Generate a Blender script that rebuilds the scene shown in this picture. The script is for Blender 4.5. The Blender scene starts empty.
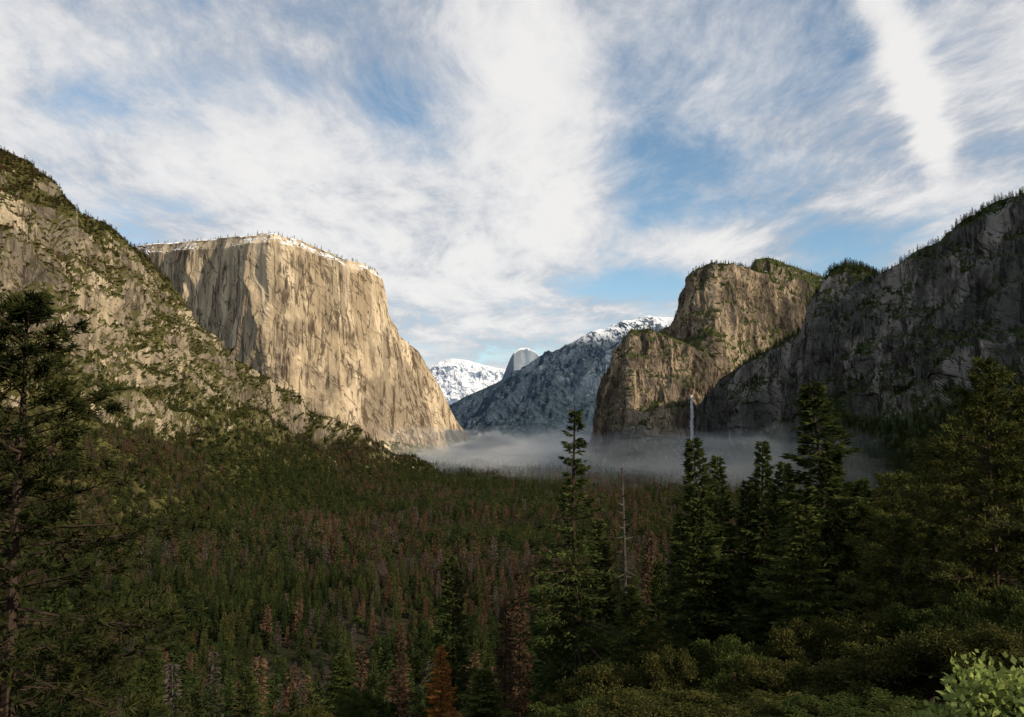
import bpy, bmesh, math, numpy as np
from mathutils import Vector
from mathutils.bvhtree import BVHTree
sc=bpy.context.scene
F=796.4; TH=math.radians(5.1); CT=math.cos(TH); ST=math.sin(TH)
FLOOR=-180.0
# ---- unprojection helper: image pixel column/row + depth along Y -> world XYZ (metres)
def P(a_,b_,Y):
    a=(a_-512)/F; b=(358.5-b_)/F
    d=np.array([a,CT-b*ST,ST+b*CT]); return d*(Y/d[1])
# ---------------- noise
def _h(ix,iy,iz,seed):
    n=(ix.astype(np.int64)*374761393+iy.astype(np.int64)*668265263+iz.astype(np.int64)*1274126177+seed*974711)&0xffffffff
    n=((n^(n>>13))*1103515245)&0xffffffff
    n=((n^(n>>15))*2246822519)&0xffffffff
    n=n^(n>>16)
    return (n&0xffffff)/float(0xffffff)*2-1
def noise3(x,y,z,seed=0):
    fx=np.floor(x);fy=np.floor(y);fz=np.floor(z)
    tx=x-fx;ty=y-fy;tz=z-fz
    tx=tx*tx*tx*(tx*(tx*6-15)+10);ty=ty*ty*ty*(ty*(ty*6-15)+10);tz=tz*tz*tz*(tz*(tz*6-15)+10)
    r=0
    for i in (0,1):
        wx=tx if i else 1-tx
        for j in (0,1):
            wy=ty if j else 1-ty
            for k in (0,1):
                wz=tz if k else 1-tz
                r=r+wx*wy*wz*_h(fx+i,fy+j,fz+k,seed)
    return r
def fbm(x,y,z,octv=5,seed=0,gain=.5,ridged=False):
    x=np.asarray(x,float);y=np.asarray(y,float);z=np.asarray(z,float)
    r=0;a=1.;t=0
    for o in range(octv):
        n=noise3(x,y,z,seed+o*17)
        if ridged:n=1-2.2*np.abs(n)
        r=r+a*n;t+=a;a*=gain
        x,y,z=(x*1.62+y*1.21+11.3,-x*1.21+y*1.62+5.7,z*2.02+3.1)
    return r/t
# ---------------- mesh from quads
def quadmesh(name,V,Q,mats,mi=None,smooth=False):
    V=np.asarray(V,np.float32).reshape(-1,3);Q=np.asarray(Q,np.int32).reshape(-1,4)
    me=bpy.data.meshes.new(name)
    me.vertices.add(len(V));me.vertices.foreach_set('co',V.ravel())
    me.loops.add(Q.size);me.loops.foreach_set('vertex_index',Q.ravel())
    me.polygons.add(len(Q));me.polygons.foreach_set('loop_start',np.arange(0,Q.size,4,dtype=np.int32))
    for m in mats: me.materials.append(m)
    if mi is not None: me.polygons.foreach_set('material_index',np.asarray(mi,np.int32))
    me.polygons.foreach_set('use_smooth',np.full(len(Q),smooth))
    me.update(calc_edges=True)
    return me
def addobj(name,me,loc=(0,0,0)):
    o=bpy.data.objects.new(name,me);o.location=loc;sc.collection.objects.link(o);return o
# ---------------- node helper
class NB:
    def __init__(s,nt): s.nt=nt; nt.nodes.clear()
    def new(s,t,**k):
        n=s.nt.nodes.new(t)
        for a,b in k.items(): setattr(n,a,b)
        return n
    def put(s,sock,v):
        if v is None:return
        if hasattr(v,'is_output'): s.nt.links.new(v,sock)
        elif isinstance(v,(tuple,list)) and len(v)==3 and sock.type=='RGBA': sock.default_value=(*v,1)
        else: sock.default_value=v
    def m(s,op,a,b=None,c=None,clamp=False):
        n=s.new('ShaderNodeMath',operation=op);n.use_clamp=clamp
        s.put(n.inputs[0],a);s.put(n.inputs[1],b);s.put(n.inputs[2],c);return n.outputs[0]
    def vm(s,op,a,b=None,out=0):
        n=s.new('ShaderNodeVectorMath',operation=op);s.put(n.inputs[0],a);s.put(n.inputs[1],b);return n.outputs[out]
    def noise(s,vec,scale=1,detail=5,rough=.55,dist=0):
        n=s.new('ShaderNodeTexNoise');s.put(n.inputs['Vector'],vec);s.put(n.inputs['Scale'],scale)
        s.put(n.inputs['Detail'],detail);s.put(n.inputs['Roughness'],rough);s.put(n.inputs['Distortion'],dist);return n.outputs[0]
    def mix(s,f,a,b):
        n=s.new('ShaderNodeMix',data_type='RGBA');s.put(n.inputs[0],f);s.put(n.inputs[6],a);s.put(n.inputs[7],b);return n.outputs[2]
    def mr(s,v,a,b,c=0,d=1):
        n=s.new('ShaderNodeMapRange',interpolation_type='SMOOTHSTEP')
        for i,q in enumerate((v,a,b,c,d)): s.put(n.inputs[i],q)
        return n.outputs[0]
    def sep(s,v):
        n=s.new('ShaderNodeSeparateXYZ');s.put(n.inputs[0],v);return n.outputs
    def comb(s,x,y,z):
        n=s.new('ShaderNodeCombineXYZ');s.put(n.inputs[0],x);s.put(n.inputs[1],y);s.put(n.inputs[2],z);return n.outputs[0]
def newmat(name):
    m=bpy.data.materials.new(name);m.use_nodes=True;return m,NB(m.node_tree)
def rock_mat(name,cd,cm,cl,cg,veg=(.05,.05,.02),vt=.62,snow=None,st=.5,L=60.,bump=5.,vs=.18,crack=.8,speck=.4,patch=.8,streak=.75):
    m,b=newmat(name)
    g=b.new('ShaderNodeNewGeometry');pos=g.outputs['Position'];nz=b.sep(g.outputs['Normal'])[2];z=b.sep(pos)[2]
    at=b.new('ShaderNodeAttribute');at.attribute_name='cover';cov=at.outputs['Fac']
    n1=b.noise(b.vm('MULTIPLY',pos,(1/L,1/L,vs/L)),1,5,.6)
    n2=b.noise(b.vm('MULTIPLY',pos,(3.2/L,3.2/L,.3/L)),1,4,.6)
    n3=b.noise(b.vm('MULTIPLY',pos,(.28/L,.28/L,.16/L)),1,5,.62,.6)
    n4=b.noise(b.vm('MULTIPLY',pos,(4/L,4/L,3/L)),1,5,.68)
    c=b.mix(b.mr(n1,.40,.60),cm,cl)
    c=b.mix(b.m('MULTIPLY',b.mr(n3,.47,.55),patch),c,cg)
    c=b.mix(b.m('MULTIPLY',b.m('MULTIPLY',b.mr(n2,.50,.62),b.mr(n3,.40,.54,.3,1)),streak),c,cd)
    c=b.mix(b.m('MULTIPLY',b.mr(n4,.54,.68),speck),c,cd)
    k1=b.noise(b.vm('MULTIPLY',pos,(.8/L,.8/L,.12/L)),1,4,.6)
    k2=b.noise(b.vm('MULTIPLY',b.vm('ADD',pos,b.comb(b.m('MULTIPLY',z,.9),0.,b.m('MULTIPLY',b.sep(pos)[0],.6))),(.7/L,.4/L,.4/L)),1,4,.6)
    kr=b.m('MAXIMUM',b.mr(b.m('ABSOLUTE',b.m('SUBTRACT',k1,.5)),0,.018,1,0),b.mr(b.m('ABSOLUTE',b.m('SUBTRACT',k2,.5)),0,.014,.9,0))
    c=b.mix(b.m('MULTIPLY',kr,crack),c,tuple(x*.6 for x in cd))
    if veg:
        vn=b.m('ADD',b.m('ADD',nz,cov),b.m('MULTIPLY',b.m('SUBTRACT',n4,.5),1.5))
        vc=b.mix(b.mr(n2,.4,.6),veg,tuple(x*1.8 for x in veg))
        c=b.mix(b.mr(vn,vt-.05,vt+.05),c,vc)
    if snow is not None:
        sn=b.m('ADD',nz,b.m('MULTIPLY',b.m('SUBTRACT',n4,.5),1.4))
        sf=b.m('MULTIPLY',b.mr(sn,st-.05,st+.08),b.mr(b.m('ADD',z,b.m('MULTIPLY',n3,200)),snow,snow+250))
        c=b.mix(sf,c,(.72,.75,.8))
    bs=b.new('ShaderNodeBsdfDiffuse');b.put(bs.inputs['Color'],c);bs.inputs['Roughness'].default_value=.6
    bp=b.new('ShaderNodeBump');bp.inputs['Strength'].default_value=1;bp.inputs['Distance'].default_value=bump
    b.put(bp.inputs['Height'],n4);b.put(bs.inputs['Normal'],bp.outputs[0])
    o=b.new('ShaderNodeOutputMaterial');b.put(o.inputs[0],bs.outputs[0]);return m
def leaf_mat(name,c1,c2,c3,scale=.6,trans=.2,inst=False):
    m,b=newmat(name)
    g=b.new('ShaderNodeNewGeometry');tc=b.new('ShaderNodeTexCoord')
    if inst:
        oi=b.new('ShaderNodeObjectInfo');r=oi.outputs['Random']
        c=b.mix(b.m('POWER',r,1.5),c1,c2);c=b.mix(b.m('MULTIPLY',g.outputs['Random Per Island'],.5),c,c3)
    else:
        n=b.noise(tc.outputs['Object'],scale,2,.6)
        c=b.mix(b.mr(n,.35,.65),c1,c2);c=b.mix(b.m('MULTIPLY',g.outputs['Random Per Island'],.6),c,c3)
    d=b.new('ShaderNodeBsdfDiffuse');b.put(d.inputs[0],c);out=d.outputs[0]
    if trans:
        t=b.new('ShaderNodeBsdfTranslucent');b.put(t.inputs[0],c)
        mx=b.new('ShaderNodeMixShader');mx.inputs[0].default_value=trans
        b.put(mx.inputs[1],d.outputs[0]);b.put(mx.inputs[2],t.outputs[0]);out=mx.outputs[0]
    o=b.new('ShaderNodeOutputMaterial');b.put(o.inputs[0],out);return m
def bark_mat(name,c1,c2):
    m,b=newmat(name);tc=b.new('ShaderNodeTexCoord')
    n=b.noise(b.vm('MULTIPLY',tc.outputs['Object'],(4,4,.8)),1,3,.6)
    d=b.new('ShaderNodeBsdfDiffuse');b.put(d.inputs[0],b.mix(n,c1,c2))
    o=b.new('ShaderNodeOutputMaterial');b.put(o.inputs[0],d.outputs[0]);return m
# ---------------- loft
ALL=[]
def arc(A):
    d=np.linalg.norm(np.diff(A,axis=1),axis=2)
    mid=.5*(A[:,1:]+A[:,:-1]);w=np.linalg.norm(mid,axis=2)+300
    off=np.abs(mid[...,0])>np.maximum(mid[...,1],1)*.75
    s=(d/w*np.where(off,.35,1)).mean(0)+1e-5;return np.concatenate([[0],np.cumsum(s)])
def loft(name,rows,nu,nv,amps,mat,L=250.,vs=.3,octv=7,seed=1,smallamp=0.,warp=.2,ledge=0.,cover=None,gain=.52,w2=.3):
    A=np.array(rows,float);R,C,_=A.shape
    cu=arc(A);cv=arc(A.transpose(1,0,2))
    u=np.interp(np.linspace(0,cu[-1],nu),cu,np.arange(C));v=np.interp(np.linspace(0,cv[-1],nv),cv,np.arange(R))
    U,Vv=np.meshgrid(u,v)
    if warp:
        ww=np.clip(Vv-1,0,1)
        U=np.clip(U+warp*ww*fbm(U*1.7,Vv*1.9,U*0+seed,4,seed+50),0,C-1);
        Vv=np.clip(Vv+warp*.8*fbm(U*2.3,Vv*1.9,U*0+seed+9,4,seed+60)*ww,0,R-1)
    i=np.minimum(U.astype(int),C-2);j=np.minimum(Vv.astype(int),R-2);fu=(U-i)[...,None];fv=(Vv-j)[...,None]
    X=(A[j,i]*(1-fu)+A[j,i+1]*fu)*(1-fv)+(A[j+1,i]*(1-fu)+A[j+1,i+1]*fu)*fv
    gu=np.gradient(X,axis=1);gv=np.gradient(X,axis=0)
    N=np.cross(gu,gv);N/=np.linalg.norm(N,axis=2,keepdims=True)+1e-9
    flip=(N*(-X+np.array([0,0,3000.]))).sum(2).mean()<0
    if flip:N=-N
    amp=np.interp(Vv,np.arange(R),amps)
    x,y,z=X[...,0],X[...,1],X[...,2]
    wx=.35*fbm(x/L,y/L,z/L,3,seed+70);wz=.35*fbm(x/L,y/L,z/L,3,seed+80)
    d=fbm(x/L+wx,y/L-wx,z*vs/L+wz,octv,seed,gain,True)*.8+fbm(x/L*2.7,y/L*2.7,z*vs/L*2+wz,octv-1,seed+5,.54,True)*w2
    if ledge: d=d+ledge*fbm(x/L*.7,y/L*.7,z/L*6,4,seed+7)
    X=X+N*(amp*d)[...,None]
    X[...,2]+=smallamp*fbm(x/L*6,y/L*6,z/L*6,4,seed+9)
    idx=np.arange(nu*nv).reshape(nv,nu)
    a=idx[:-1,:-1].ravel();b_=idx[:-1,1:].ravel();c=idx[1:,1:].ravel();dd=idx[1:,:-1].ravel()
    Q=np.stack([a,b_,c,dd],1) if not flip else np.stack([a,dd,c,b_],1)
    V=X.reshape(-1,3)
    me=quadmesh(name,V,Q,[mat])
    cvr=np.interp(Vv,np.arange(R),cover if cover is not None else np.zeros(R))
    at=me.attributes.new('cover','FLOAT','POINT');at.data.foreach_set('value',cvr.ravel().astype(np.float32))
    o=addobj(name,me);fc=cvr.ravel()[Q[:,0]];ALL.append((V,Q,fc));return V,Q,fc
def massif(name,cols,prof,back,mat,nu,nv,amps,footz=-195,**k):
    T=[];Ft=[]
    for c in cols:
        if len(c)==2: T.append(np.array(c[0],float));Ft.append(np.array(c[1],float))
        else:
            T.append(P(c[0],c[1],c[2]));Ft.append(np.array([(c[3]-512)/F*c[4],c[4],footz]))
    T=np.array(T);Ft=np.array(Ft);rows=[]
    for bx,by,bz in back: rows.append(T+np.array([bx,by,bz]))
    for tz,th in prof:
        r=T.copy();r[:,:2]+=(Ft-T)[:,:2]*th;r[:,2]+=(Ft-T)[:,2]*tz;rows.append(r)
    return loft(name,rows,nu,nv,amps,mat,**k)
# ---------------- materials
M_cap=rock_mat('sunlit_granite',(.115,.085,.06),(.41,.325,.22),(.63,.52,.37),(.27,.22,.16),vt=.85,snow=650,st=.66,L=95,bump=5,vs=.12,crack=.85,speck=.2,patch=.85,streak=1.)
M_left=rock_mat('weathered_granite',(.085,.068,.05),(.30,.25,.18),(.48,.40,.285),(.165,.14,.11),veg=(.05,.048,.018),vt=.6,L=55,bump=5,vs=.35,speck=.45)
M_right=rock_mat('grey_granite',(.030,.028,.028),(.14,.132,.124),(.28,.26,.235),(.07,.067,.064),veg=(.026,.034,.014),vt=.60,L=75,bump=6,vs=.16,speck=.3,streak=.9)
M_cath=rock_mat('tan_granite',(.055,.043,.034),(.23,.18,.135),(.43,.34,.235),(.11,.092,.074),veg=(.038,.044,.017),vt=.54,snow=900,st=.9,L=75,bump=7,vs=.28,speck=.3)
M_mid=rock_mat('haze_tinted_granite',(.045,.07,.11),(.09,.125,.18),(.14,.18,.235),(.065,.095,.145),veg=(.03,.045,.06),vt=.6,snow=900,st=.5,L=170,bump=12,vs=.4,speck=.3,crack=.4)  # blue distance haze and face shade painted into these dark base colours
M_far=rock_mat('haze_tinted_snowy_granite',(.12,.17,.26),(.24,.31,.42),(.33,.40,.49),(.19,.25,.35),veg=None,snow=300,st=.52,L=250,bump=25,vs=.5,crack=.3)  # blue of the aerial haze is put into the rock colours
M_half=rock_mat('haze_tinted_dome_granite',(.12,.17,.25),(.20,.25,.32),(.30,.34,.40),(.15,.20,.28),veg=None,snow=950,st=.48,L=260,bump=12,vs=.2,crack=.2)  # grey-blue base colours carry the distance haze as paint
# ---------------- ground
def ground(x,y):
    n=fbm(x/160.,y/160.,x*0,4,3)
    zn=-1.75-.36*y+.12*np.clip(x,-60,3000)+n*np.clip(np.hypot(x,y)/60,0,4)
    zf=FLOOR+n*6
    k=12.
    return np.maximum(zn,zf)+k*np.log1p(np.exp(-np.abs(zn-zf)/k))*np.clip(np.hypot(x,y)/200,0,1)
t=np.linspace(-1,1,420);gx=22000*np.sinh(7*t)/np.sinh(7)
t=np.linspace(-.75,1,420);gy=30000*np.sinh(7*t)/np.sinh(7)
GX,GY=np.meshgrid(gx,gy);GZ=np.minimum(ground(GX,GY),250+GX*0)
idx=np.arange(GX.size).reshape(GX.shape)
mg,b=newmat('forest_floor');g=b.new('ShaderNodeNewGeometry');p=g.outputs['Position']
n1=b.noise(p,.02,4,.6);n2=b.noise(p,1.5,4,.7)
c=b.mix(b.mr(n1,.4,.6),(.03,.03,.017),(.052,.04,.027));c=b.mix(b.mr(n2,.4,.7),c,(.018,.019,.012))
d=b.new('ShaderNodeBsdfDiffuse');b.put(d.inputs[0],c);o=b.new('ShaderNodeOutputMaterial');b.put(o.inputs[0],d.outputs[0])
gm=quadmesh('ground',np.stack([GX,GY,GZ],-1),np.stack([idx[:-1,:-1].ravel(),idx[:-1,1:].ravel(),idx[1:,1:].ravel(),idx[1:,:-1].ravel()],1),[mg],smooth=True)
addobj('ground',gm)
# ---------------- left mountain
def rowp(l): return [P(*q) for q in l]
ridge=[(-330,10,1750),(-150,80,1850),(0,157,2000),(38,178,2050),(75,213,2150),(115,240,2250),(150,264,2400),(185,303,2550),(213,345,2650),(250,368,2780),(285,402,2900),(330,430,3050),(380,456,3250),(435,474,3500)]
r0=[P(a,b_,Y)+np.array([-300,700,-250]) for a,b_,Y in ridge]
r1=rowp(ridge)
r2=rowp([(-330,110,1650),(-150,180,1720),(0,232,1850),(36,240,1900),(72,255,2000),(108,272,2100),(145,298,2230),(180,330,2380),(208,362,2500),(246,388,2630),(282,415,2770),(326,438,2930),(376,460,3150),(432,476,3420)])
r3=rowp([(-330,300,1350),(-150,340,1420),(0,352,1600),(36,362,1650),(72,372,1720),(108,382,1820),(150,392,1950),(185,402,2080),(220,413,2220),(256,424,2400),(292,438,2550),(334,452,2700),(384,468,2950),(438,479,3250)])
r4=rowp([(-330,430,1050),(-150,440,1150),(0,447,1300),(40,448,1350),(80,452,1420),(120,456,1500),(165,460,1600),(205,464,1720),(245,468,1850),(280,471,2020),(315,474,2200),(352,479,2400),(400,484,2650),(448,488,2950)])
r5=[np.array([(a-512)/F*Y,Y,-192.]) for a,Y in [(-330,750),(-150,880),(0,1060),(45,1110),(90,1160),(135,1230),(180,1320),(222,1430),(262,1560),(300,1700),(340,1850),(380,2050),(425,2300),(465,2600)]]
VL,QL,CL=loft('rocky_hillside',[r0,r1,r2,r3,r4,r5],660,450,[45,34,125,120,32,8],M_left,L=330,vs=.35,seed=3,smallamp=6,octv=8,ledge=.12,cover=[.6,.6,.2,.3,.6,.75])
# ---------------- El Cap
cols=[(60,262,4950,60,4850),(135,245,4720,140,4520),(175,242,4480,185,4290),(225,238,4200,232,4040),(272,233,3950,268,3780),(300,241,4020,300,3820),(340,258,4200,345,3920),(363,264,4320,385,4030),(377,272,4430,412,4120),(383,304,4550,430,4250),(398,333,4650,445,4400),(420,353,4800,455,4550),(440,387,4900,463,4700),(456,420,5000,470,4850),(474,447,5100,480,5000)]
VC,QC,CC=massif('granite_monolith',cols,[(0,0),(.012,-.0),(.05,.05),(.35,.2),(.7,.45),(.88,.68),(1,1)],[(-900,2500,-500),(-250,600,10)],M_cap,640,400,[20,12,8,18,66,100,100,55,16],L=480,vs=.12,seed=11,octv=9,smallamp=4,cover=[.3,.3,.2,0,0,0,.05,.2,.5],gain=.47,w2=.2)
# ---------------- right side
cols=[(697,425,3500,702,3350),(706,396,3430,708,3250),(720,379,3350,722,3120),(745,362,3250,742,3000),(780,346,3150,768,2850),(805,328,3000,785,2720),(820,300,2900,795,2600),(833,270,2800,800,2450),(848,265,2780,815,2380),(866,276,2720,835,2330),(880,272,2650,850,2250),(905,258,2550,870,2120),(940,240,2450,905,2000),(968,218,2350,940,1850),(1000,203,2250,975,1750),(1026,192,2150,1000,1650),(1075,200,2080,1080,1500),
 ((1750,1750,330),(1100,1100,-170)),((1950,1000,240),(1050,600,-120)),((1950,0,260),(800,100,-60)),((1700,-700,280),(600,-450,0)),((1000,-1500,300),(200,-900,100)),((0,-1900,400),(-400,-1200,100))]
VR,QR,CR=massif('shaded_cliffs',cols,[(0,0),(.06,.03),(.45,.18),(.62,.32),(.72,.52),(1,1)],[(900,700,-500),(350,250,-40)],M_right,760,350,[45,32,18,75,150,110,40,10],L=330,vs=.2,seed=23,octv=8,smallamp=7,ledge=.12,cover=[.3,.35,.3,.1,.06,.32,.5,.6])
cols=[(588,447,3950,584,3900),(596,415,3850,590,3700),(603,378,3750,600,3550),(622,350,3650,614,3400),(631,330,3600,632,3330),(650,329,3600,655,3320),(680,341,3620,680,3350),(702,352,3650,698,3420),(712,366,3700,708,3500),(740,386,3750,735,3500),(785,400,3850,780,3550)]
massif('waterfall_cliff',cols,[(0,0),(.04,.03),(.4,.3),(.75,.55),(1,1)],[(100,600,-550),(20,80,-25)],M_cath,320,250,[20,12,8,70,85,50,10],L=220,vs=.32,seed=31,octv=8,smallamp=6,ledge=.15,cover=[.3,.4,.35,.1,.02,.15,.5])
cols=[(652,420,4350,632,4100),(664,348,4250,640,4000),(675,325,4150,655,3850),(684,291,4080,668,3750),(696,270,4000,690,3650),(712,263,3950,715,3600),(735,266,4050,748,3650),(757,276,4180,785,3750),(780,292,4300,820,3850),(805,316,4400,850,3950),(825,335,4500,870,4050),(850,380,4600,890,4200)]
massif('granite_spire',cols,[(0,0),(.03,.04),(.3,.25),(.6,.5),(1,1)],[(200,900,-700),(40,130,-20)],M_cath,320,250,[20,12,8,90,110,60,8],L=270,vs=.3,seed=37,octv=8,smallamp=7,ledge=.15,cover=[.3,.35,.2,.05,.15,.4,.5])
cols=[(735,300,5000,730,4600),(748,272,4900,745,4500),(756,259,4850,755,4450),(770,258,4850,775,4400),(790,265,4900,800,4400),(822,277,5000,835,4450),(840,300,5100,860,4500),(870,330,5200,890,4600)]
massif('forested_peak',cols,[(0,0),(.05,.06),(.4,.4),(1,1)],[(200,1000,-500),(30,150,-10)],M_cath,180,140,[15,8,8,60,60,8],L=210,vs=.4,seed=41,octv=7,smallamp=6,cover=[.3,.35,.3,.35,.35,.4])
cols=[(445,455,7300,465,6900),(464,428,7500,475,6500),(490,402,7800,490,6300),(520,377,8000,525,6200),(545,357,8200,555,6100),(575,342,8300,590,6000),(610,327,8400,630,6000),(650,316,8500,665,6000),(676,319,8500,700,6000),(720,330,8500,740,6000),(780,350,8500,800,6000)]
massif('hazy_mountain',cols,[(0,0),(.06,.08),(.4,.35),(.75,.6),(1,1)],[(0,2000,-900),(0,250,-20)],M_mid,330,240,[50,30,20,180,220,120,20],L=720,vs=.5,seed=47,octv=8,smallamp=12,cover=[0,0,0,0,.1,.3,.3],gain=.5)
cols=[(425,440,11800,420,11000),(440,412,11600,440,10500),(465,397,11500,468,10300),(490,386,11500,490,10200),(505,380,11500,515,10200),(525,388,11500,540,10200),(560,400,11500,570,10200)]
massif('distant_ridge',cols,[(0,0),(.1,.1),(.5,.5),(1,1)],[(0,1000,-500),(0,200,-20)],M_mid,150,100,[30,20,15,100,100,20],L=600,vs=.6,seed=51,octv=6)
cols=[(478,392,13500,478,12700),(494,386,13350,488,12500),(502,379,13200,498,12400),(506,369,13100,503,12350),(510,359,13050,507,12300),(514,352,13000,513,12250),(520,348,13050,524,12350),(527,348,13150,535,12500),(534,351,13300,544,12700),(540,356,13450,551,12850),(546,363,13550,558,12950),(554,372,13650,566,13050),(570,388,13700,578,13100)]
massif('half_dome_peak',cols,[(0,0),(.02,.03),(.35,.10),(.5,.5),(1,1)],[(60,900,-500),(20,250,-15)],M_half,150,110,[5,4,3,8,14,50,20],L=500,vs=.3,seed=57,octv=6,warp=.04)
cols=[(370,400,15500,370,12500),(400,383,16000,400,12500),(425,370,16000,425,12500),(440,362,16000,440,12500),(452,359,16000,455,12500),(468,361,16000,470,12500),(482,365,16000,485,12500),(500,369,16000,500,12500),(530,376,16000,530,12500),(580,390,16000,580,12500)]
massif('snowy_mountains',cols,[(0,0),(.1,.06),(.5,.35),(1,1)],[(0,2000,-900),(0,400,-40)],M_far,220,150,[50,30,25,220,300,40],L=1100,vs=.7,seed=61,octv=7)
# ---------------- raycast tree
Vs=[];Qs=[];off=0
for V,Q,_ in ALL: Vs.append(V);Qs.append(Q+off);off+=len(V)
bvh=BVHTree.FromPolygons(np.concatenate(Vs).tolist(),np.concatenate(Qs).tolist())
# ---------------- waterfall: water follows the cliff face
V=[];Q=[];yl=None;k=0
for b_ in range(395,453):
    d=Vector(P(692,b_,1000)).normalized();h=bvh.ray_cast(Vector((0,0,0)),d)
    y=(h[0].y if h[0] else 3350)-6
    yl=y if yl is None else min(yl,y)
    t_=P(692,b_,yl);f=(b_-395)/57
    sw=noise3(np.array([f*6.]),np.array([0.]),np.array([0.]),4)[0]*2
    for j in range(5):
        w=(10+9*f)*(1+.2*math.sin(b_*1.3))*(j/4-.5)+sw
        V.append((t_[0]+w,yl+math.sin(j*2.1+b_*.7)*1.,t_[2]))
        if k and j<4:a=(k-1)*5+j;Q.append((a,a+1,a+6,a+5))
    k+=1
mw,b=newmat('falling_water');g=b.new('ShaderNodeNewGeometry')
n=b.noise(b.vm('MULTIPLY',g.outputs['Position'],(.3,.3,.03)),1,4,.6)
d=b.new('ShaderNodeBsdfDiffuse');b.put(d.inputs[0],b.mix(b.mr(n,.3,.55),(.45,.48,.52),(.78,.82,.85)));o=b.new('ShaderNodeOutputMaterial');b.put(o.inputs[0],d.outputs[0])
addobj('waterfall',quadmesh('waterfall',V,Q,[mw]));FALL=V[-1]
# ---------------- tree builders
def norm(v): return v/(np.linalg.norm(v,axis=-1,keepdims=True)+1e-9)
def blades(c,d,l,w,rg):
    n=len(c);s=norm(np.cross(d,rg.normal(size=(n,3))))
    l=np.broadcast_to(l,(n,))[:,None];w=np.broadcast_to(w,(n,))[:,None]
    V=np.stack([c,c+d*l*.45+s*w*.5,c+d*l,c+d*l*.45-s*w*.5],1)
    return V.reshape(-1,3),np.arange(4*n).reshape(n,4)
class MB:
    def __init__(s): s.V=[];s.Q=[];s.m=[];s.n=0
    def add(s,V,Q,mi):
        s.V.append(V);s.Q.append(np.asarray(Q)+s.n);s.m.append(np.full(len(Q),mi));s.n+=len(V)
    def tube(s,pts,rad,k,mi):
        pts=np.asarray(pts,float);n=len(pts);d=norm(np.gradient(pts,axis=0))
        ref=np.array([0,0,1.]) if abs(d[0][2])<.8 else np.array([1.,0,0])
        a=norm(np.cross(d,ref));b_=np.cross(d,a);an=np.arange(k)/k*2*math.pi
        V=pts[:,None]+np.asarray(rad)[:,None,None]*(np.cos(an)[None,:,None]*a[:,None]+np.sin(an)[None,:,None]*b_[:,None])
        Q=[(i*k+j,i*k+(j+1)%k,(i+1)*k+(j+1)%k,(i+1)*k+j) for i in range(n-1) for j in range(k)]
        s.add(V.reshape(-1,3),Q,mi)
    def mesh(s,name,mats): return quadmesh(name,np.concatenate(s.V),np.concatenate(s.Q),mats,np.concatenate(s.m))
def conifer(name,H,R,nb,per,bl,bw,mats,seed,kind='fir',cb=.12,sparse=0.,droop=.25,limbs=True,pw=.8,irr=.45,nn=16,tj=.09,lr=1.):
    rg=np.random.default_rng(seed);mb=MB()
    zz=np.linspace(0,H,9);lean=rg.normal(size=2)*.01*H
    tx=lambda z: np.stack([lean[0]*(z/H)**2+.1*np.sin(z*.3+seed),lean[1]*(z/H)**2+.1*np.cos(z*.27),z],-1)
    mb.tube(tx(zz),np.interp(zz,[0,H*.1,H],[H*.016,H*.012,H*.0015*lr]),6 if limbs else 4,1)
    C=[];D=[];ph=rg.random(6)*6.28
    for i in range(nb):
        t=((i+.5)/nb)**1.05;z=H*(cb+(1-cb)*t)*.995
        sp=sparse and t>1-sparse
        if sp and rg.random()<.42: continue
        az=i*2.39996+rg.normal()*.4
        mod=1+.22*math.sin(az+ph[0]+t*9)+.16*math.sin(t*31+ph[1])
        L=R*(((1-t)**pw)*(1-irr+irr*rg.random()*1.4)*mod+.035)
        if t<.12:L*=.5+4*t
        if sp: L*=.35+.95*rg.random()
        dh=np.array([math.cos(az),math.sin(az),0.]);la=np.array([-dh[1],dh[0],0.])
        pit=-.22+.9*t**2+rg.normal()*.1
        if kind=='pine': pit+=.15
        base=tx(np.array(z))
        f=lambda s: base+dh*(L*s)[:,None]+np.array([0,0,1.])*(L*s*pit-droop*L*s*s*(1-t)+.12*L*s**3)[:,None]
        if limbs:
            s_=np.linspace(0,.97,4);mb.tube(f(s_),np.interp(s_,[0,1],[.012*L+.015,.006])*lr,3,1)
        n=max(6,int(per*(.25+L/R)))
        if sp:n=int(n*.75)
        if kind=='fir':
            s=rg.random(n)**.65;w=(.42*L*(1-s)**.7+.05*L)*rg.uniform(-1,1,n)
            c=f(s)+la*w[:,None]-np.array([0,0,1.])*(np.abs(w)*.22)[:,None]+rg.normal(size=(n,3))*.03*L
            d=norm(dh*.9+la*(np.sign(w)*(.35+.5*rg.random(n)))[:,None]+np.array([0,0,1.])*(rg.normal(size=n)*.28-.12)[:,None])
            C.append(c);D.append(d)
        else:
            nt=max(4,n//nn);s=.25+.75*rg.random(nt)**.7;w=.42*L*(1-s*.6)*rg.uniform(-1,1,nt)
            tc=f(s)+la*w[:,None]+rg.normal(size=(nt,3))*.05*L
            if limbs:
                for q in range(nt):
                    st=f(np.array([max(0,s[q]-.2)]))[0];mb.tube(np.stack([st,.5*(st+tc[q])+[0,0,-.03*L],tc[q]]),[.02,.014,.008],3,1)
            c=np.repeat(tc,nn,0);d=norm(rg.normal(size=c.shape)+dh*.7+np.array([0,0,.55]))
            C.append(c-d*.02+rg.normal(size=c.shape)*tj);D.append(d)
    C=np.concatenate(C);D=np.concatenate(D);n=len(C)
    V,Q=blades(C,D,bl*(.6+.7*rg.random(n)),bw*(.7+.6*rg.random(n)),rg);mb.add(V,Q,0)
    return mb.mesh(name,mats)
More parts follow.
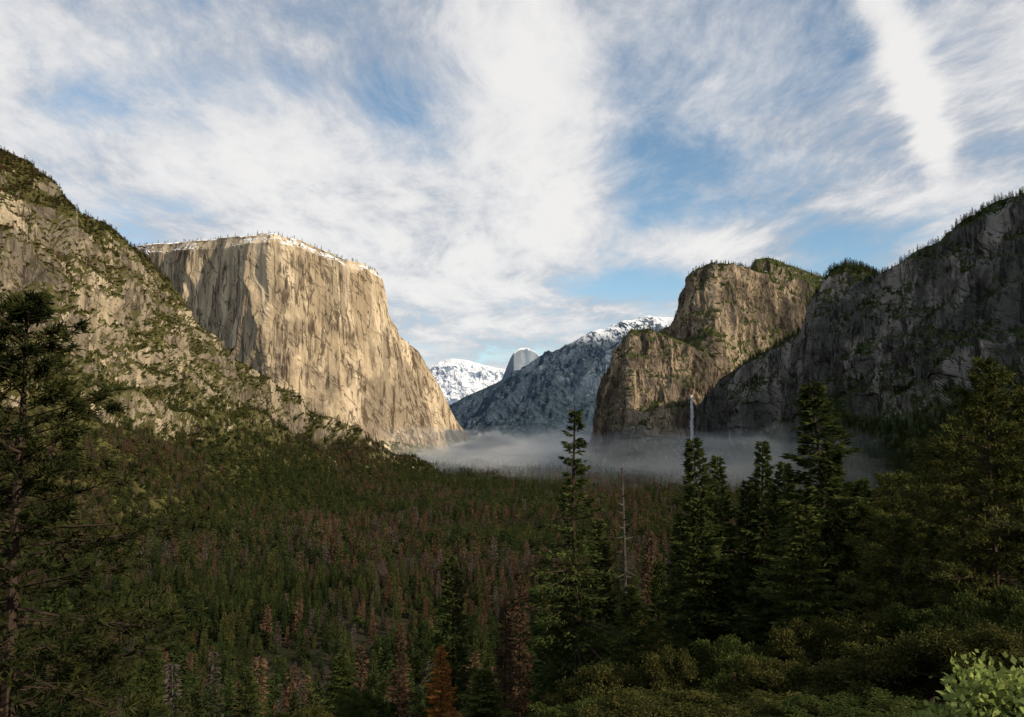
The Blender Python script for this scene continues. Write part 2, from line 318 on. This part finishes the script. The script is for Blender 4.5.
def broadleaf(name,H,R,nc,nl,ls,mats,seed,fl=.16,lw=.6):
    rg=np.random.default_rng(seed);mb=MB()
    mb.tube([[0,0,-1],[0.1,0,H*.2],[.2,.1,H*.4]],[H*.04,H*.03,H*.02],7,1)
    v=norm(rg.normal(size=(nc,3)));v[:,2]=np.abs(v[:,2])*1.1-.25;r=(.35+.7*rg.random(nc))[:,None]
    cc=v*r*np.array([R,R,H*.5])+np.array([0,0,H*.48]);cr=R*(.09+.17*rg.random(nc))
    for q in range(0,nc):
        a=np.array([.15,.05,H*(.2+.2*rg.random())]);m=.5*(a+cc[q])+rg.normal(size=3)*.08*R
        mb.tube([a,m,cc[q]],[H*.012,H*.007,H*.003],4,1)
    pr=cr**2;k=rg.choice(nc,nl,p=pr/pr.sum());d=norm(rg.normal(size=(nl,3)));rr=rg.random(nl)**.4
    c=cc[k]+d*(cr[k]*rr)[:,None]*np.array([1,1,.7])+rg.normal(size=(nl,3))*fl*cr[k][:,None]
    dd=norm(d*.6+rg.normal(size=(nl,3))*.8+np.array([0,0,.2]))
    V,Q=blades(c,dd,ls*(.6+.8*rg.random(nl)),ls*lw,rg);mb.add(V,Q,0)
    return mb.mesh(name,mats)
bark=bark_mat('conifer_bark',(.03,.023,.018),(.075,.055,.04))
greybark=bark_mat('weathered_wood',(.045,.04,.036),(.10,.088,.078))
L_fir=leaf_mat('fir_needles',(.034,.052,.016),(.085,.10,.028),(.022,.032,.012))
L_fir2=leaf_mat('fir_needles_light',(.062,.084,.022),(.12,.135,.036),(.036,.044,.016))
L_pine=leaf_mat('pine_needles',(.056,.068,.019),(.12,.122,.034),(.03,.035,.013))
L_pined=leaf_mat('pine_needles_dark',(.02,.028,.010),(.058,.062,.019),(.013,.017,.007))
L_oak=leaf_mat('oak_leaves',(.036,.042,.013),(.10,.094,.028),(.024,.027,.01),scale=.45)
L_oak2=leaf_mat('oak_leaves_green',(.032,.050,.013),(.085,.10,.027),(.021,.029,.01),scale=.45)
L_or=leaf_mat('dying_needles',(.25,.10,.028),(.34,.15,.04),(.14,.06,.025))
L_bush=leaf_mat('manzanita_leaves',(.18,.25,.06),(.34,.40,.12),(.20,.21,.07),scale=5,trans=.3)
F1=leaf_mat('forest_green',(.018,.031,.010),(.060,.078,.023),(.013,.021,.009),.15,0,True)
F2=leaf_mat('forest_olive',(.033,.041,.014),(.095,.096,.031),(.025,.03,.012),.15,0,True)
F3=leaf_mat('forest_brown',(.075,.044,.027),(.145,.088,.054),(.052,.034,.024),.15,0,True)
F4=leaf_mat('forest_greybrown',(.06,.049,.041),(.11,.09,.075),(.045,.038,.032),.15,0,True)
S1=leaf_mat('scrub_gold',(.068,.060,.021),(.135,.118,.039),(.05,.045,.017),.3,0,True)
S2=leaf_mat('scrub_green',(.036,.046,.015),(.082,.088,.027),(.026,.032,.012),.3,0,True)
S3=leaf_mat('scrub_rust',(.07,.044,.02),(.125,.08,.037),(.046,.032,.016),.3,0,True)
def proto_coll(name,meshes):
    col=bpy.data.collections.new(name)
    for i,me in enumerate(meshes):
        o=bpy.data.objects.new('%s_%02d'%(name,i),me);col.objects.link(o)
    return col
mid=[];low=[]
spec=[(F1,3.6,1),(F1,4.4,2),(F2,4.0,3),(F1,3.0,4),(F2,4.8,5),(F3,3.4,6),(F3,3.0,7),(F4,3.0,8)]
for mm,R,sd in spec:
    dd_=mm in(F3,F4)
    mid.append(conifer('mid%d'%sd,28,R,70,(24 if dd_ else 36),1.25,.42,[mm,greybark if mm is F4 else bark],sd,limbs=False,droop=.2))
    low.append(conifer('low%d'%sd,28,R*1.15,34,(12 if dd_ else 13),2.4,.95,[mm,greybark if mm is F4 else bark],sd+20,limbs=False,droop=.2))
for sd,mm in((11,F2),(12,F1)):
    mid.append(broadleaf('midb%d'%sd,17,6.5,26,1800,1.1,[mm,bark],sd));low.append(broadleaf('lowb%d'%sd,17,6.5,18,500,2.0,[mm,bark],sd))
colMid=proto_coll('conifer_detailed',mid);colLow=proto_coll('conifer_simple',low)
colScrub=proto_coll('scrub_plants',[broadleaf('sc%d'%i,5,3.8,9,110,1.5,[mm,bark],40+i) for i,mm in enumerate((S1,S2,S1,S2,S3))])
def instancer(name,pts,scl,idx,coll,seed=0):
    rg=np.random.default_rng(seed);me=bpy.data.meshes.new(name);n=len(pts)
    me.vertices.add(n);me.vertices.foreach_set('co',np.asarray(pts,np.float32).ravel())
    a=me.attributes.new('scl','FLOAT_VECTOR','POINT');a.data.foreach_set('vector',np.asarray(scl,np.float32).ravel())
    a=me.attributes.new('rot','FLOAT_VECTOR','POINT');r=np.zeros((n,3),np.float32);r[:,2]=rg.random(n)*6.28;r[:,:2]=rg.normal(size=(n,2))*.03;a.data.foreach_set('vector',r.ravel())
    a=me.attributes.new('idx','INT','POINT');a.data.foreach_set('value',np.asarray(idx,np.int32))
    o=addobj(name,me)
    ng=bpy.data.node_groups.new(name+'_nodes','GeometryNodeTree')
    ng.interface.new_socket('Geometry',in_out='INPUT',socket_type='NodeSocketGeometry');ng.interface.new_socket('Geometry',in_out='OUTPUT',socket_type='NodeSocketGeometry')
    gi=ng.nodes.new('NodeGroupInput');go=ng.nodes.new('NodeGroupOutput')
    ip=ng.nodes.new('GeometryNodeInstanceOnPoints');ci=ng.nodes.new('GeometryNodeCollectionInfo')
    ci.inputs['Collection'].default_value=coll;ci.inputs['Separate Children'].default_value=True;ci.inputs['Reset Children'].default_value=True
    ip.inputs['Pick Instance'].default_value=True
    def na(nm,ty):
        q=ng.nodes.new('GeometryNodeInputNamedAttribute');q.data_type=ty;q.inputs['Name'].default_value=nm;return q.outputs['Attribute']
    lk=ng.links.new
    lk(gi.outputs[0],ip.inputs['Points']);lk(ci.outputs[0],ip.inputs['Instance']);lk(na('idx','INT'),ip.inputs['Instance Index'])
    lk(na('rot','FLOAT_VECTOR'),ip.inputs['Rotation']);lk(na('scl','FLOAT_VECTOR'),ip.inputs['Scale']);lk(ip.outputs[0],go.inputs[0])
    mo=o.modifiers.new('scatter','NODES');mo.node_group=ng;return o
def species(x,y,rg):
    n=len(x);br=fbm(x/260.,y/260.,x*0,3,77);p=np.clip(.2+.75*br,.02,.6)
    r=rg.random(n);i=rg.choice([0,1,2,3,4,0,1,3,8,9],n);dd_=r<p
    i[dd_]=rg.choice([5,6,7],dd_.sum());return i
rg=np.random.default_rng(5)
def band(y0,y1,s,margin=1.3):
    ny=int((y1-y0)/s);pts=[]
    for k in range(ny):
        y=y0+k*s;hw=.643*y*margin+60;x=np.arange(-hw,hw,s);pts.append(np.stack([x,np.full(len(x),y)],1))
    p=np.concatenate(pts);p+=rg.uniform(-.48,.48,p.shape)*s;return p
def forest(p):
    x,y=p[:,0],p[:,1]
    dens=fbm(x/120.,y/120.,x*0,3,91)
    keep=(rg.random(len(x))<np.clip(.9+dens*1.1,.3,1))
    p=p[keep];x,y=p[:,0],p[:,1];z=ground(x,y)-.5
    sz=(.48+.65*rg.random(len(x))**1.4)*(1+.4*fbm(x/90.,y/90.,x*0,2,14))
    w=sz*(.9+.5*rg.random(len(x)))
    return np.stack([x,y,z],1),np.stack([w,w,sz],1),species(x,y,rg)
a,s_,i_=forest(band(165,1000,9.2));instancer('conifer_forest',a,s_,i_,colMid,1)
b1=band(1000,2100,12);b2=band(2100,6000,19,1.1);b2=b2[(b2[:,0]>-1500)&(b2[:,0]<1500)]
a,s_,i_=forest(np.concatenate([b1,b2]));instancer('valley_forest',a,s_,i_,colLow,2)
def scat(V,Q,n,fn,seed):
    rg=np.random.default_rng(seed)
    p=V[Q];c=p.mean(1);nn=np.cross(p[:,2]-p[:,0],p[:,3]-p[:,1]);ar=np.linalg.norm(nn,axis=1)*.5;nn=nn/(2*ar[:,None]+1e-9)
    w=ar*fn(c,nn);w=np.where((c[:,1]>0),w,0);k=rg.choice(len(c),n,p=w/w.sum());a=rg.random((n,1));b_=rg.random((n,1))
    q=p[k];return (q[:,0]*(1-a)+q[:,1]*a)*(1-b_)+(q[:,3]*(1-a)+q[:,2]*a)*b_
inview=lambda c:(np.abs(c[:,0])<c[:,1]*.85)
f=lambda c,n:inview(c)*np.clip((n[:,2]-.34)*4,0.01,1)*(.15+3*CL)*np.clip(.6+1.2*fbm(c[:,0]/90,c[:,1]/90,c[:,2]/90,3,8),.03,1)
p=scat(VL,QL,90000,f,1);q=np.random.default_rng(2);s=(.45+.9*q.random(len(p)));ii=q.choice([0,1,1,2,3,3],len(p));ii[(p[:,2]>330)&(q.random(len(p))<.55)]=4
instancer('hillside_scrub',p,np.stack([s,s,s*.9],1),ii,colScrub,3)
f=lambda c,n:inview(c)*np.clip((n[:,2]-.4)*4,0.,1)*(np.clip((170-c[:,2])/300,0,1)**1.3+.5*(c[:,2]>380)*(CL>.3)+.05)
p=scat(VL,QL,25000,f,4);s=(.35+.5*q.random(len(p)));s=np.where(p[:,2]>60,s*.75,s);instancer('hillside_trees',p,np.stack([s*1.1,s*1.1,s],1),species(p[:,0],p[:,1],q),colLow,4)
f=lambda c,n:inview(c)*np.clip((n[:,2]-.5)*4,0.,1)*(c[:,2]>300)
p=scat(VC,QC,4500,f,5);s=(.35+.45*q.random(len(p)));instancer('rim_trees',p,np.stack([s,s,s],1),q.integers(0,4,len(p)),colLow,5)
f=lambda c,n:(inview(c))*np.clip((n[:,2]-.4)*4,0.,1)*(.15+2*CR)
p=scat(VR,QR,26000,f,6);s=(.4+.5*q.random(len(p)));instancer('cliff_trees',p,np.stack([s,s,s],1),q.integers(0,5,len(p)),colLow,6)
for k,(nm,li,cnt) in enumerate((('ledge_trees',3,3400),('spire_trees',4,4200),('peak_trees',5,2600))):
    V,Q,cc_=ALL[li];f=lambda c,n:inview(c)*np.clip((n[:,2]-.4)*4,0.,1)
    p=scat(V,Q,cnt,f,7+k);s=(.4+.45*q.random(len(p)));instancer(nm,p,np.stack([s,s,s],1),q.integers(0,5,len(p)),colLow,7+k)
# ---------------- hero trees
fir=[conifer('fir_a',35,5.6,200,110,.75,.2,[L_fir,bark],101,irr=.6),conifer('fir_b',35,4.8,190,105,.75,.2,[L_fir,bark],102,pw=.85,irr=.6),
     conifer('fir_c',35,5.6,190,115,.75,.2,[L_fir2,bark],103,pw=.72,irr=.6),conifer('fir_sparse',35,6.6,230,120,.7,.19,[L_fir,bark],104,sparse=.55,irr=.7,pw=.95,lr=1.6)]
pine=[conifer('pine_a',25,7.4,140,430,.44,.07,[L_pined,bark],111,kind='pine',cb=.04,irr=.6,pw=.72,droop=.12,nn=24,tj=.06),conifer('pine_b',25,6.0,150,300,.46,.1,[L_pine,bark],112,kind='pine',cb=.12,irr=.7,pw=.55,droop=.1),
      conifer('pine_c',25,6.6,140,320,.46,.1,[L_pine,bark],113,kind='pine',cb=.1,irr=.75,pw=.6,droop=.12)]
dead=[conifer('dying_fir',35,4.2,130,90,.6,.17,[L_or,bark],121),conifer('snag',35,3.4,60,5,.3,.05,[greybark,greybark],122,irr=.9,lr=3.2,cb=.35,pw=.4)]
brown=conifer('brown_fir',35,4.0,130,80,.7,.2,[F3,bark],123)
oak=[broadleaf('oak_a',8,4.6,70,26000,.21,[L_oak,bark],131,.1),broadleaf('oak_b',8,4.2,60,24000,.21,[L_oak2,bark],132,.1),broadleaf('oak_c',7,4.6,64,24000,.2,[L_oak,bark],133,.1)]
rg=np.random.default_rng(9)
def plant(name,me,H0,a_,b_,Y,wid=1.):
    t=P(a_,b_,Y);g=float(ground(np.array([t[0]]),np.array([Y]))[0])-.4
    h=(t[2]-g)/H0;o=addobj(name,me,(t[0],Y,g));o.scale=(wid,wid,h);o.rotation_euler[2]=rg.random()*6.28;return o
plant('pine_tree',pine[0],25,32,300,34,1.2)
plant('pine_tree',pine[0],25,-55,400,40,1.1)
plant('pine_tree',pine[0],25,84,590,60,.75)
for k,a_,b_,Y,w in [(1,985,362,58,1.),(2,1040,395,60,1.1),(2,925,450,78,1.05),(1,960,420,72,1.),(2,885,478,86,1.),(1,1010,440,66,1.),(2,900,520,66,.8),(1,860,505,90,1.)]:
    plant('pine_tree',pine[k],25,a_,b_,Y,w)
plant('fir_tree',fir[3],35,573,406,90,1.0)
for (v,a_,b_,Y,w) in [(1,598,520,104,1.0),(0,455,556,130,1.),(1,150,640,120,.9),(0,700,438,108,1.1),(1,722,456,118,1.05),(1,757,441,122,1.15),(0,778,462,112,1.05),(0,822,383,92,1.4),(2,800,505,74,.85),(1,742,480,124,1.1),(0,862,478,104,1.1),(2,890,500,96,1.),(1,955,452,100,1.1),(0,1010,470,100,1.1),(1,655,560,140,1.),(0,680,522,130,1.05),(2,630,585,98,.75),(0,845,520,120,1.15),(1,905,470,128,1.1),(0,60,560,150,1.),(2,485,670,95,.75),(0,345,655,125,.95),(1,250,668,130,.95),(2,935,520,75,.8),(0,800,540,118,1.1),(1,720,560,96,.95),(0,765,570,92,.95),(2,870,560,84,.85),(0,990,520,84,1.),(1,560,600,118,.9),(0,835,450,106,1.1),(1,700,500,96,1.)]:
    plant('fir_tree',fir[v],35,a_,b_,Y,w)
plant('dying_fir_tree',dead[0],35,442,645,86,.6)
plant('dead_tree',dead[1],35,624,468,140,.9)
for a_,b_,Y in [(520,570,165),(648,530,170),(505,600,150),(400,625,170)]: plant('brown_fir_tree',brown,35,a_,b_,Y,.95)
for a_,b_,Y in [(610,645,62),(670,632,60),(735,622,60),(800,618,62),(865,604,60),(930,592,58),(985,580,52),(1045,570,50),
              (585,690,48),(645,672,44),(705,668,43),(765,652,44),(835,645,42),(900,636,41),(965,622,38),(1030,620,36),(690,705,34),(780,694,34),(870,688,32),(560,695,62),(340,690,95),(310,700,80),(370,665,110),(270,690,100)]:
    plant('oak_tree',oak[rg.integers(0,3)],8,a_+rg.normal()*6,b_+rg.normal()*9,Y,.62+.3*rg.random()*(Y/50))
mz=broadleaf('manzanita',2.6,.95,110,15000,.075,[L_bush,bark],141,.3,.75)
plant('manzanita_bush',mz,2.6,996,656,6.3,.66)
plant('manzanita_bush',mz,2.6,1052,642,6.0,.85)
# ---------------- mist (real volumes, several thin irregular sheets)
def vol(name,dens,col,anis=.2):
    m,b=newmat(name);v=b.new('ShaderNodeVolumeScatter');v.inputs['Density'].default_value=dens;v.inputs['Color'].default_value=(*col,1);v.inputs['Anisotropy'].default_value=anis
    o=b.new('ShaderNodeOutputMaterial');b.put(o.inputs['Volume'],v.outputs[0]);return m
def lens(name,c,r,mat,seed,amp=.25,fr=3):
    nu,nv=96,48;u=np.arange(nu)/nu*2*math.pi;v=np.linspace(.02,math.pi-.02,nv)
    U,Vv=np.meshgrid(u,v);d=np.stack([np.sin(Vv)*np.cos(U),np.sin(Vv)*np.sin(U),np.cos(Vv)],-1)
    d=d*(1+amp*fbm(d[...,0]*fr,d[...,1]*fr,d[...,2]*2,5,seed,.6))[...,None]
    V=(d*np.array(r)+np.array(c)).reshape(-1,3);idx=np.arange(nu*nv).reshape(nv,nu);nx=np.roll(idx,-1,1)
    Q=np.stack([idx[:-1].ravel(),idx[1:].ravel(),nx[1:].ravel(),nx[:-1].ravel()],1)
    me=quadmesh(name,V,Q,[mat])
    bm=bmesh.new();bm.from_mesh(me);bmesh.ops.holes_fill(bm,edges=[e for e in bm.edges if e.is_boundary],sides=0);bmesh.ops.recalc_face_normals(bm,faces=bm.faces);bm.to_mesh(me);bm.free()
    addobj(name,me)
mist=vol('valley_mist',.00026,(.84,.92,1),-.2)
smoke=vol('thick_mist',.013,(.99,.99,1),-.35)
wisp=vol('thin_mist',.0028,(.95,.97,1),-.25)
lens('valley_mist',(300,4700,-150),(1500,1500,170),mist,1,.6,4)
lens('valley_mist',(200,4300,-150),(1000,1100,90),mist,2,.7,6)
lens('valley_mist',(750,3300,-140),(900,1000,130),mist,3,.6,4)
lens('valley_mist',(850,2600,-120),(420,600,120),mist,6,.7,5)
lens('valley_mist',(-50,3800,-160),(700,600,60),mist,7,.7,6)
lens('mist_plume',(-235,4250,-105),(95,90,34),smoke,4,.9,5)
lens('mist_plume',(-150,4200,-72),(70,75,42),smoke,5,1.,5)
lens('mist_plume',(-85,4180,-52),(62,65,36),smoke,8,1.,5)
lens('mist_plume',(-20,4180,-66),(50,55,26),smoke,18,1.,5)
lens('mist_plume',(-330,4200,-125),(170,120,34),wisp,9,.8,5)
lens('mist_plume',(60,4400,-105),(220,150,40),wisp,12,.8,5)
lens('mist_plume',(-90,4150,-110),(280,150,44),wisp,14,.9,6)
lens('waterfall_spray',(FALL[0]+5,FALL[1]-60,-145),(60,60,48),wisp,10,.6,4)
# ---------------- light
EL=math.radians(27);hx,hy=.83,-.5577;sd=Vector((hx*math.cos(EL),hy*math.cos(EL),math.sin(EL)))
sl=bpy.data.lights.new('sun','SUN');sl.energy=5;sl.angle=math.radians(.5);sl.color=(1,.85,.64)
so=bpy.data.objects.new('sun',sl);so.rotation_euler=sd.to_track_quat('Z','Y').to_euler();so.location=(500,-400,400);sc.collection.objects.link(so)
w=bpy.data.worlds.new('World');sc.world=w;w.use_nodes=True;w.name='sky';b=NB(w.node_tree)
sky=b.new('ShaderNodeTexSky',sky_type='NISHITA');sky.sun_disc=False;sky.sun_elevation=EL;sky.sun_rotation=math.atan2(hx,hy);sky.altitude=1300
tc=b.new('ShaderNodeTexCoord');D=tc.outputs['Generated'];X,Y,Z=b.sep(D)[:3]
zc=b.m('ADD',b.m('MAXIMUM',Z,0),.1);u=b.m('DIVIDE',X,zc);v=b.m('DIVIDE',Y,zc)
uv=b.comb(u,v,0.)
wn=b.new('ShaderNodeTexNoise');b.put(wn.inputs['Vector'],uv);wn.inputs['Scale'].default_value=1.1;wn.inputs['Detail'].default_value=2
wv=b.vm('ADD',uv,b.vm('MULTIPLY',b.vm('SUBTRACT',wn.outputs['Color'],(.5,.5,.5)),(.45,.45,0)))
nA=b.noise(b.vm('MULTIPLY',wv,(1.8,1.1,1)),1,7,.64)
wr=b.new('ShaderNodeMapping');b.put(wr.inputs[0],wv);wr.inputs['Rotation'].default_value=(0,0,.6);wr.inputs['Scale'].default_value=(8,3.2,1)
nB=b.noise(wr.outputs[0],1,6,.7)
nC=b.noise(b.vm('ADD',b.vm('MULTIPLY',wv,(1.2,1.3,1)),(5,3,0)),1,5,.6)
yc=b.m('MAXIMUM',Y,.05);pq=b.comb(b.m('DIVIDE',X,yc),b.m('DIVIDE',Z,yc),0.)
tot=b.m('ADD',b.m('MULTIPLY',nA,.72),b.m('MULTIPLY',nB,.30))
tot=b.m('ADD',tot,.117)
for a_,b_,sx,sy,am in [(535,95,55,85,.2),(575,220,45,50,.12),(200,160,170,40,.1),(390,235,110,30,.12),(80,50,150,50,.05),(720,250,55,14,.17),(910,195,80,30,.1),(1000,60,60,80,.06),(460,300,120,30,.1),
                     (700,190,110,45,-.12),(640,285,70,16,-.2),(810,110,90,40,-.04),(420,90,40,30,-.12),(635,130,30,60,-.06),(190,85,90,18,-.08),(830,235,60,16,-.1)]:
    c=P(a_,b_,1.);dv=b.vm('MULTIPLY',b.vm('SUBTRACT',pq,(float(c[0]),float(c[2]),0)),(F/sx,F/sy,0))
    e=b.m('EXPONENT',b.m('MULTIPLY',b.vm('DOT_PRODUCT',dv,dv,1),-.5));tot=b.m('MULTIPLY_ADD',e,am,tot)
c1=P(868,-20,1.);c2=P(958,190,1.);dx=c2[0]-c1[0];dz=c2[2]-c1[2];ln=math.hypot(dx,dz)
q=b.vm('SUBTRACT',b.vm('ADD',pq,b.vm('MULTIPLY',b.vm('SUBTRACT',wn.outputs['Color'],(.5,.5,.5)),(.04,.04,0))),(float(c1[0]),float(c1[2]),0))
al=b.vm('DOT_PRODUCT',q,(dx/ln,dz/ln,0),1);pe=b.vm('DOT_PRODUCT',q,(-dz/ln,dx/ln,0),1)
wd=b.m('MULTIPLY_ADD',b.m('MULTIPLY',al,1/ln),-.006,.028);wd=b.m('MULTIPLY',wd,b.m('ADD',.55,nB))
ct=b.m('EXPONENT',b.m('MULTIPLY',b.m('POWER',b.m('DIVIDE',b.m('ABSOLUTE',pe),wd),2.),-.7));ct=b.m('MULTIPLY',ct,b.mr(al,ln*1.05,ln*.75))
tot=b.m('MULTIPLY_ADD',ct,.26,tot)
cf=b.mr(tot,.44,.71)
cc=b.mix(b.mr(nC,.40,.60),(4.5,4.8,5.4),(6.2,6.35,6.7));cc=b.mix(b.mr(tot,.58,.82),cc,(8.5,8.35,8.2))
skc=b.vm('MULTIPLY',sky.outputs[0],(1.35,1.5,1.42))
col=b.mix(b.m('MULTIPLY',cf,.96),skc,cc)
bg=b.new('ShaderNodeBackground');b.put(bg.inputs[0],col);bg.inputs[1].default_value=.105
o=b.new('ShaderNodeOutputWorld');b.put(o.inputs[0],bg.outputs[0])
# ---------------- camera
cd=bpy.data.cameras.new('camera');cd.lens=28;cd.sensor_width=36;cd.clip_start=.2;cd.clip_end=80000
co=bpy.data.objects.new('camera',cd);co.rotation_euler=(math.radians(90)+TH,0,0);sc.collection.objects.link(co);sc.camera=co
sc.view_settings.view_transform='Standard';sc.view_settings.look='None';sc.view_settings.exposure=0
